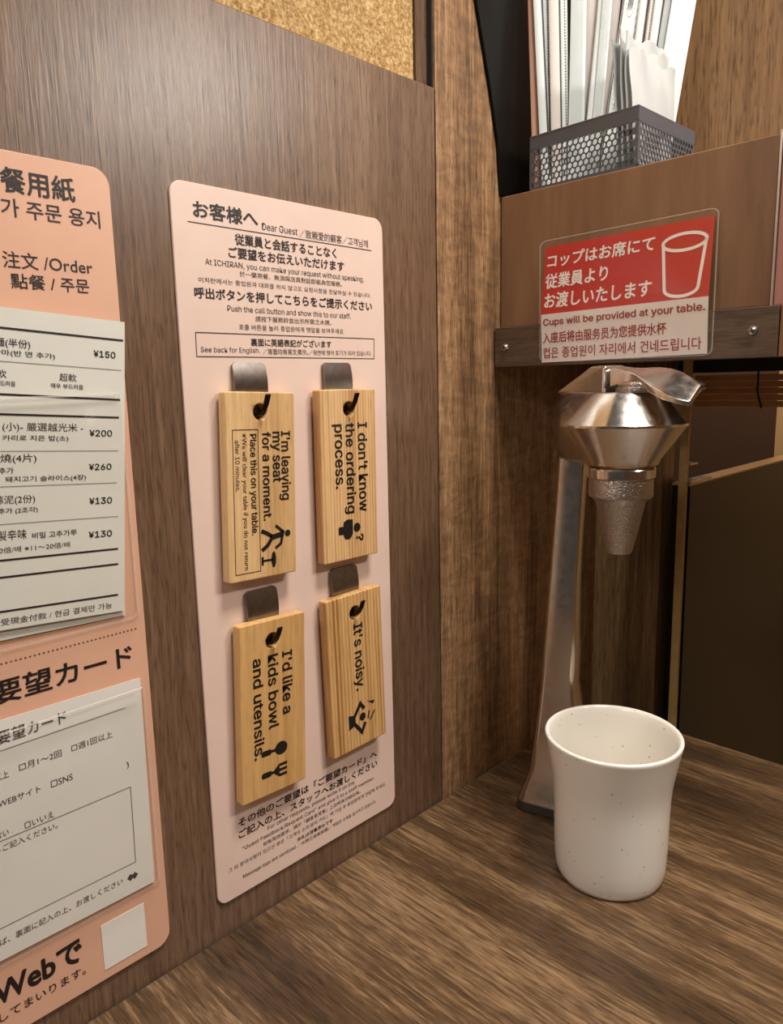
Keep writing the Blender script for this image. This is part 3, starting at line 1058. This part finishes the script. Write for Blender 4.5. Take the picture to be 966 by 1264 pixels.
c0 = BK0 - bx * BW
for p0, du, wd in ((c0, bx, BW), (BK0, by, BD), (c0 + by * BD, bx, BW), (c0, by, BD)):
    m = MB()
    perforated(p0, du, wd, m)
    build('perforated_side', m, 'basket', bk, solid=0.0007)
m = MB()
cs_ = [c0, BK0, BK0 + by * BD, c0 + by * BD]
m.loft([[tuple(p + (p - (c0 + BK0 + by * BD) / 2 * 1.0 - Vector((0, 0, 0))) * 0 + Vector((0, 0, z))) for p in cs_] for z in (BZ0 + 0.0002, BZ0 + 0.0012)])
build('floor', m, 'basket', bk)
m = MB()
ring = [tuple(p + Vector((0, 0, BZ1))) for p in cs_]
m.tube(ring + [ring[0]], 0.0007, 8)
build('rim', m, 'basket', bk, smooth=True)
WV = Vector((0.716, 0.698, 0)).normalized(); TV = Vector((0.698, -0.716, 0)).normalized()
SLEEVES = [  # bottom x, y, top x, y, width, material, printing, label
    (0.0224, 0.5091, 0.0054, 0.5189, 0.0058, 'sleeve_shaded', '', 'chopstick sleeve coloured brown for shade, leaning against the black shape, leftmost in the mesh basket'),
    (0.0298, 0.5109, 0.0100, 0.5172, 0.0070, 'sleeve', 'R', 'white chopstick sleeve with a black right edge line, next to the brown one'),
    (0.0282, 0.5182, 0.0127, 0.5263, 0.0060, 'sleeve', 'D', 'narrow dotted chopstick sleeve tucked behind the left pair of sleeves in the basket'),
    (0.0340, 0.5183, 0.0189, 0.5286, 0.0072, 'sleeve_dim', '', 'pinkish plain chopstick sleeve, second dull one from the left in the basket'),
    (0.0369, 0.5260, 0.0223, 0.5362, 0.0066, 'sleeve', 'LD', 'white chopstick sleeve with a black left line and dotted strip, right of the pinkish one'),
    (0.0436, 0.5284, 0.0346, 0.5436, 0.0116, 'sleeve', 'G', 'wide white chopstick sleeve covered in fine grey dashes, left of the middle of the basket'),
    (0.0447, 0.5387, 0.0411, 0.5587, 0.0100, 'sleeve_dim', 'K', 'greyish chopstick sleeve with black characters near the basket rim, in the middle'),
    (0.0471, 0.5340, 0.0513, 0.5610, 0.0055, 'sleeve', '', 'narrow plain white chopstick sleeve crossing in front of the greyish one in the middle'),
    (0.0527, 0.5368, 0.0545, 0.5609, 0.0073, 'sleeve', 'G', 'dash-patterned chopstick sleeve leaning right in the middle of the basket'),
    (0.0529, 0.5476, 0.0565, 0.5732, 0.0072, 'sleeve_dim', 'R', 'dull chopstick sleeve with a black line, left of the one printed with circles'),
    (0.0578, 0.5455, 0.0700, 0.5786, 0.0122, 'sleeve', 'C', 'white chopstick sleeve printed with dotted circles, behind the small white packets'),
    (0.0650, 0.5557, 0.0750, 0.5863, 0.0067, 'sleeve', 'R', 'white chopstick sleeve with a black line, right of the one printed with circles'),
    (0.0675, 0.5628, 0.0778, 0.5934, 0.0040, 'sleeve_dim', 'D', 'thin dotted chopstick sleeve behind the tops of the white packets'),
    (0.0721, 0.5642, 0.0830, 0.5957, 0.0068, 'sleeve', 'R', 'white chopstick sleeve with a black right edge, third from the right in the basket'),
    (0.0751, 0.5697, 0.0887, 0.6044, 0.0080, 'sleeve', 'G', 'dash-patterned chopstick sleeve, second from the right in the basket'),
    (0.0839, 0.5720, 0.0990, 0.6080, 0.0180, 'sleeve', '', 'broad plain white chopstick sleeve, rightmost in the mesh basket')]
for sx0, sy0, tx0, ty0, wd, mat, pr, lab in SLEEVES:
    P0 = Vector((sx0, sy0, 0.4690)); P1 = Vector((tx0, ty0, 0.6900))
    ax = P1 - P0
    r = thing('chopstick_sleeve', lab, 'chopsticks', tuple(P0), 'paper-sleeved chopsticks in the mesh basket')
    th = 0.0013
    rings = []
    for k in range(9):
        q = k / 8
        tt = th * (0.55 + 0.45 * math.sin(math.pi * min(1, q * 1.2)) ** 0.5 if 0 < q < 1 else 0.4)
        c = P0 + ax * q
        sec = [(-0.5, 0.25), (-0.32, 0.9), (0.0, 1.0), (0.32, 0.9), (0.5, 0.25), (0.5, -0.25), (0.32, -0.9), (0.0, -1.0), (-0.32, -0.9), (-0.5, -0.25)]
        rings.append([tuple(c + WV * (wd * a) + TV * (tt * b)) for a, b in sec])
    build('paper_sleeve', MB().loft(rings), mat, r, smooth=True, angle=50)
    F = lambda u, v: tuple(P0 + ax * v + WV * (wd * u) + TV * (th + 0.00025))
    if pr:
        m, mdk = MB(), MB()
        if 'R' in pr:
            mdk.stroke([(0.40, 0.05), (0.40, 0.98)], 0.14, F)
        if 'L' in pr:
            mdk.stroke([(-0.40, 0.05), (-0.40, 0.98)], 0.10, F)
        if 'D' in pr:
            for i in range(90):
                v0 = 0.1 + i * 0.0095
                mdk.rect(0.08, 0.20, v0, v0 + 0.0042, F)
        if 'G' in pr:
            for i in range(110):
                v0 = 0.12 + i * 0.0074
                for j in range(7):
                    u0 = -0.40 + j * 0.105
                    m.rect(u0, u0 + 0.06, v0, v0 + 0.0036, F)
        if 'K' in pr:
            for v0, u0, u1 in ((0.20, -0.15, 0.25), (0.215, -0.2, 0.2), (0.235, -0.05, 0.30), (0.26, 0.0, 0.25), (0.29, 0.15, 0.3), (0.31, 0.15, 0.3)):
                mdk.stroke([(u0, v0), (u1, v0 + 0.012)], 0.016, F)
        if 'C' in pr:
            mdk.stroke([(-0.46, 0.05), (-0.46, 0.98)], 0.05, F)
            m.stroke([(0.36, 0.05), (0.36, 0.98)], 0.03, F)
            for v0 in (0.30, 0.46, 0.62, 0.78, 0.92):
                for i in range(22):
                    a = 2 * math.pi * i / 22
                    mdk.disc(0.0 + 0.27 * math.cos(a), v0 + 0.058 * math.sin(a), 0.022, F, 6, 0.0016)
                for k in range(4):
                    mdk.stroke([(-0.16 + k * 0.08, v0 - 0.03), (-0.10 + k * 0.08, v0 + 0.03)], 0.03, F)
            for i in range(26):
                v0 = 0.2 + i * 0.026
                mdk.stroke([(0.43, v0), (0.45, v0 + 0.014)], 0.05, F)
        if m.v:
            build('pale_printing', m, 'pale', r)
        if mdk.v:
            build('black_printing', mdk, 'chip', r)

rnd_ = random.Random(4)
PACK = [('front white paper packet with a crimped top, at the right corner of the basket', 0.1010, 0.548, 0.0),
        ('white paper packet directly behind the front one in the basket', 0.0968, 0.556, 1.1),
        ('white paper packet third from the front, its crimped top standing highest', 0.0926, 0.563, 2.3),
        ('white paper packet at the back of the packet stack, nearest the chopsticks', 0.0884, 0.558, 3.1)]
for lab, px, zt, ph in PACK:
    a = Vector((px, 0.5085, 0)); b = Vector((px + 0.0035, 0.5580, 0))
    du = (b - a); nn = Vector((du.y, -du.x, 0)).normalized()
    m = MB()
    NU, NV = 28, 16
    front, back = [], []
    for j in range(NV + 1):
        v = j / NV
        z = 0.4690 + (zt - 0.4690) * v
        for i in range(NU + 1):
            u = i / NU
            puff = 0.0016 * math.sin(math.pi * u) ** 0.6 * (1 - v ** 6) + 0.00025
            wr = 0.0006 * math.sin(u * 17 + ph * 2 + v * 5) * (0.25 + v ** 2) + 0.0011 * math.sin(u * 9 + ph) * v ** 8 + 0.0004 * math.sin(v * 13 + u * 6 + ph)
            zz = z + (0.0022 * math.sin(u * 7 + ph) + 0.0009 * math.sin(u * 31 + ph) - 0.004 * u) * v ** 3
            lean = nn * (-0.006 * v * (1 - u))
            c = a + du * u + lean
            front.append(tuple(c + nn * (puff + wr) + Vector((0, 0, zz))))
            back.append(tuple(c + nn * (-puff + wr) + Vector((0, 0, zz))))
    o1 = (NU + 1) * (NV + 1)
    fs = []
    for j in range(NV):
        for i in range(NU):
            q = j * (NU + 1) + i
            fs.append((q, q + 1, q + NU + 2, q + NU + 1))
            fs.append((o1 + q + 1, o1 + q, o1 + q + NU + 1, o1 + q + NU + 2))
    for j in range(NV):
        for i in (0, NU):
            q = j * (NU + 1) + i
            fs.append((q, q + NU + 1, o1 + q + NU + 1, o1 + q))
    for i in range(NU):
        for j in (0, NV):
            q = j * (NU + 1) + i
            fs.append((q, q + 1, o1 + q + 1, o1 + q))
    m.add(front + back, fs)
    tag(build('paper_packet', m, 'packet', smooth=True, angle=60), lab, 'packet', 'white paper packets in the mesh basket')

# ------------------------------------------------------------------ water tap
tp = thing('water_tap', 'chrome water tap with a faceted head on a tapering column, standing behind the white cup', 'tap', (0.0745, 0.474, 0.0))
rot = math.radians(14)
wax = Vector((math.cos(rot), math.sin(rot), 0)); dax = Vector((-math.sin(rot), math.cos(rot), 0))


def col_ring(cx, cy, z, T):
    pts = rrect(-0.80 * T, 0.80 * T, -0.64 * T, 0.64 * T, 0.24 * T, 5)
    return [tuple(Vector((cx, cy, z)) + wax * a + dax * b) for a, b in pts]


levels = [(0.0088, 0.0726, 0.470, 0.0330), (0.014, 0.0728, 0.470, 0.0310), (0.022, 0.0732, 0.4705, 0.0280), (0.034, 0.0742, 0.471, 0.0250), (0.050, 0.0740, 0.4715, 0.0231),
          (0.068, 0.0737, 0.472, 0.0208), (0.0856, 0.0734, 0.472, 0.0184), (0.105, 0.0733, 0.472, 0.0163), (0.130, 0.0745, 0.472, 0.0160), (0.161, 0.0750, 0.472, 0.0142),
          (0.190, 0.0762, 0.472, 0.0133), (0.2226, 0.0780, 0.472, 0.0127), (0.250, 0.0802, 0.471, 0.0121), (0.276, 0.0814, 0.471, 0.0118)]
mb = MB().loft([col_ring(cx, cy, z, T) for z, cx, cy, T in levels])
build('column', mb, 'chrome', tp, smooth=True, angle=35)
mb = MB().loft([col_ring(0.0726, 0.470, z, T) for z, T in ((0.0004, 0.0332), (0.0088, 0.0336))])
build('base', mb, 'rubber', tp, smooth=True, bevel=0.0008, angle=35)

HA = Vector((0.1257, 0.455)); HB = Vector((0.0800, 0.4700))


def head_ring(z, ra, rb, n=64):
    pts = []
    for i in range(n):
        a = 2 * math.pi * (i + 0.5) / n
        nn = Vector((math.cos(a), math.sin(a)))
        pa, pb_ = HA + nn * ra, HB + nn * rb
        p = pa if pa.dot(nn) > pb_.dot(nn) else pb_
        pts.append((p.x, p.y, z))
    return pts


mb = MB().loft([head_ring(0.2735, 0.0236, 0.0090), head_ring(0.2765, 0.0250, 0.0098), head_ring(0.2985, 0.0406, 0.0150), head_ring(0.3000, 0.0406, 0.0150),
                head_ring(0.3190, 0.0240, 0.0100), head_ring(0.3200, 0.0226, 0.0090)])
build('head', mb, 'chrome', tp, smooth=True, angle=22)
mb = MB().lathe([(0.0226, 0.2725), (0.0232, 0.2734)], HA.x, HA.y, 64)
rg = build('brass_ring', mb, 'brass', tp, smooth=True, angle=30)
mb = MB().lathe([(0.0205, 0.2640), (0.0218, 0.2650), (0.0219, 0.2705), (0.0208, 0.2724)], HA.x + 0.0003, HA.y, 64)
build('collar', mb, 'chrome', tp, smooth=True, angle=30)
mb = MB().lathe([(0.0066, 0.2138), (0.0080, 0.2136), (0.0090, 0.2160), (0.0160, 0.2480), (0.0185, 0.2508), (0.0204, 0.2520), (0.0207, 0.2535), (0.0204, 0.2639)], HA.x + 0.0004, HA.y, 64, cap0=False)
mb.lathe([(0.0066, 0.2138), (0.0060, 0.2300)], HA.x + 0.0004, HA.y, 64, False, True)
build('nozzle', mb, 'nozzle', tp, smooth=True, angle=30)

ax2 = Vector((HA.x - HB.x, HA.y - HB.y, 0)).normalized(); sd = Vector((-ax2.y, ax2.x, 0))
B3 = Vector((HB.x, HB.y, 0))
pt = lambda a, s, z: tuple(B3 + ax2 * a + sd * s + Vector((0, 0, z)))
mb = MB().hexa([pt(-0.006, -0.011, 0.3196), pt(0.043, -0.012, 0.3196), pt(0.043, 0.012, 0.3196), pt(-0.006, 0.011, 0.3196),
                pt(0.026, -0.008, 0.3368), pt(0.040, -0.009, 0.3372), pt(0.040, 0.009, 0.3372), pt(0.026, 0.008, 0.3368)])
build('hinge_housing', mb, 'chrome', tp, bevel=0.0016)
mb = MB().lathe([(0.0130, 0.3195), (0.0135, 0.3205), (0.0135, 0.3225), (0.0120, 0.3228), (0.0120, 0.3250), (0.0100, 0.3262)], 0.1380, 0.4500, 40)
build('lever_pivot', mb, 'nozzle', tp, smooth=True, angle=30)
secs = [(0.1195, (0.4478, 0.3352), (0.4550, 0.3376), (0.4630, 0.3356), 0.0120),
        (0.1290, (0.4472, 0.3338), (0.4540, 0.3364), (0.4615, 0.3346), 0.0085),
        (0.1390, (0.4455, 0.3310), (0.4530, 0.3348), (0.4610, 0.3335), 0.0055),
        (0.1510, (0.4360, 0.3240), (0.4540, 0.3356), (0.4640, 0.3325), 0.0045),
        (0.1650, (0.4310, 0.3180), (0.4520, 0.3330), (0.4620, 0.3290), 0.0042),
        (0.1790, (0.4330, 0.3150), (0.4470, 0.3235), (0.4550, 0.3245), 0.0036)]
rings = []
for x, N, R_, F_, th in secs:
    rings.append([(x, N[0], N[1]), (x, R_[0], R_[1]), (x, F_[0], F_[1]), (x, F_[0], F_[1] - th), (x, R_[0], R_[1] - th), (x, N[0], N[1] - th)])
build('lever', MB().loft(rings), 'chrome', tp, smooth=True, bevel=0.0009, subsurf=1, angle=28)

# ------------------------------------------------------------------ cup
CX, CY = 0.1756 * 0.8, 0.5336 * 0.8
cup = thing('cup', 'ivory speckled cup with a flared rim, standing before the water tap', 'cup', (CX, CY, 0.0))
Rr, Hc = 0.0551 * 0.8, 0.1235 * 0.8
prof = [(0.0005, 0.0012), (0.0320, 0.0012), (0.0328, 0.0003), (0.0342, 0.0010), (0.0353, 0.0040), (0.0361, 0.0095), (0.0366, 0.0170), (0.0369, 0.0280),
        (0.0371, 0.0400), (0.0373, 0.0500), (0.0375, 0.0570), (0.0380, 0.0640), (0.0389, 0.0710), (0.0401, 0.0780), (0.0414, 0.0850), (0.0427, 0.0920), (0.0436, 0.0962),
        (0.0440, 0.0980), (0.0437, Hc), (0.0428, Hc + 0.0005), (0.0416, Hc + 0.0001), (0.0406, 0.0974), (0.0396, 0.0930), (0.0384, 0.0860), (0.0371, 0.0780), (0.0360, 0.0700),
        (0.0352, 0.0620), (0.0347, 0.0450), (0.0344, 0.0300), (0.0338, 0.0160), (0.0318, 0.0085), (0.0260, 0.0058), (0.0005, 0.0050)]
mb = MB().lathe(prof, CX, CY, 96)
build('cup_body', mb, 'ivory', cup, smooth=True, angle=60)

# ------------------------------------------------------------------ beyond the hatch
ps = thing('low_screen', 'blackish wooden screen with a pale capped top, receding behind the table right of the tap', 'screen', (0.081, 0.84, -0.30))
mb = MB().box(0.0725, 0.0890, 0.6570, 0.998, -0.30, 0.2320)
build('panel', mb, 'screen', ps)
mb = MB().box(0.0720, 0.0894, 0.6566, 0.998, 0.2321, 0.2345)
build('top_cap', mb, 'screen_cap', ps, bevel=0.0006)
mb = MB().box(0.0765, 0.0885, 0.6580, 0.7060, 0.2346, 0.2362)
build('metal_plate', mb, 'screw', ps, bevel=0.0005)
mb = MB().tube([(0.0860, 0.662, 0.2362), (0.0860, 0.662, 0.2385)], 0.0024, 16)
build('metal_stud', mb, 'screw', ps, smooth=True)
mb = MB().box(0.0780, 0.0890, 0.6562, 0.672, 0.2510, 0.2524)
build('catch_plate', mb, 'screw', ps, bevel=0.0004)

bl = thing('slat_blind', 'rolled brown slat blind hanging under the shelf over the serving hatch', 'blind', (0.25, 0.668, 0.345))
for i in range(5):
    zz = 0.3020 + i * 0.0056
    mb = MB().box(0.0800, 0.50, 0.6775, 0.6790, zz, zz + 0.0051)
    build('slat', mb, 'slat', bl, bevel=0.0004)
for xx in (0.1340, 0.2300):
    mb = MB().tube([(xx, 0.6768, 0.345), (xx, 0.6768, 0.3150), (xx + 0.0042, 0.6766, 0.3010)], 0.0008, 8)
    build('cord', mb, 'cord', bl, smooth=True)
mb = MB().box(-0.03, 0.62, 0.6755, 0.700, 0.3320, 0.3440)
build('headrail', mb, 'gap', bl)
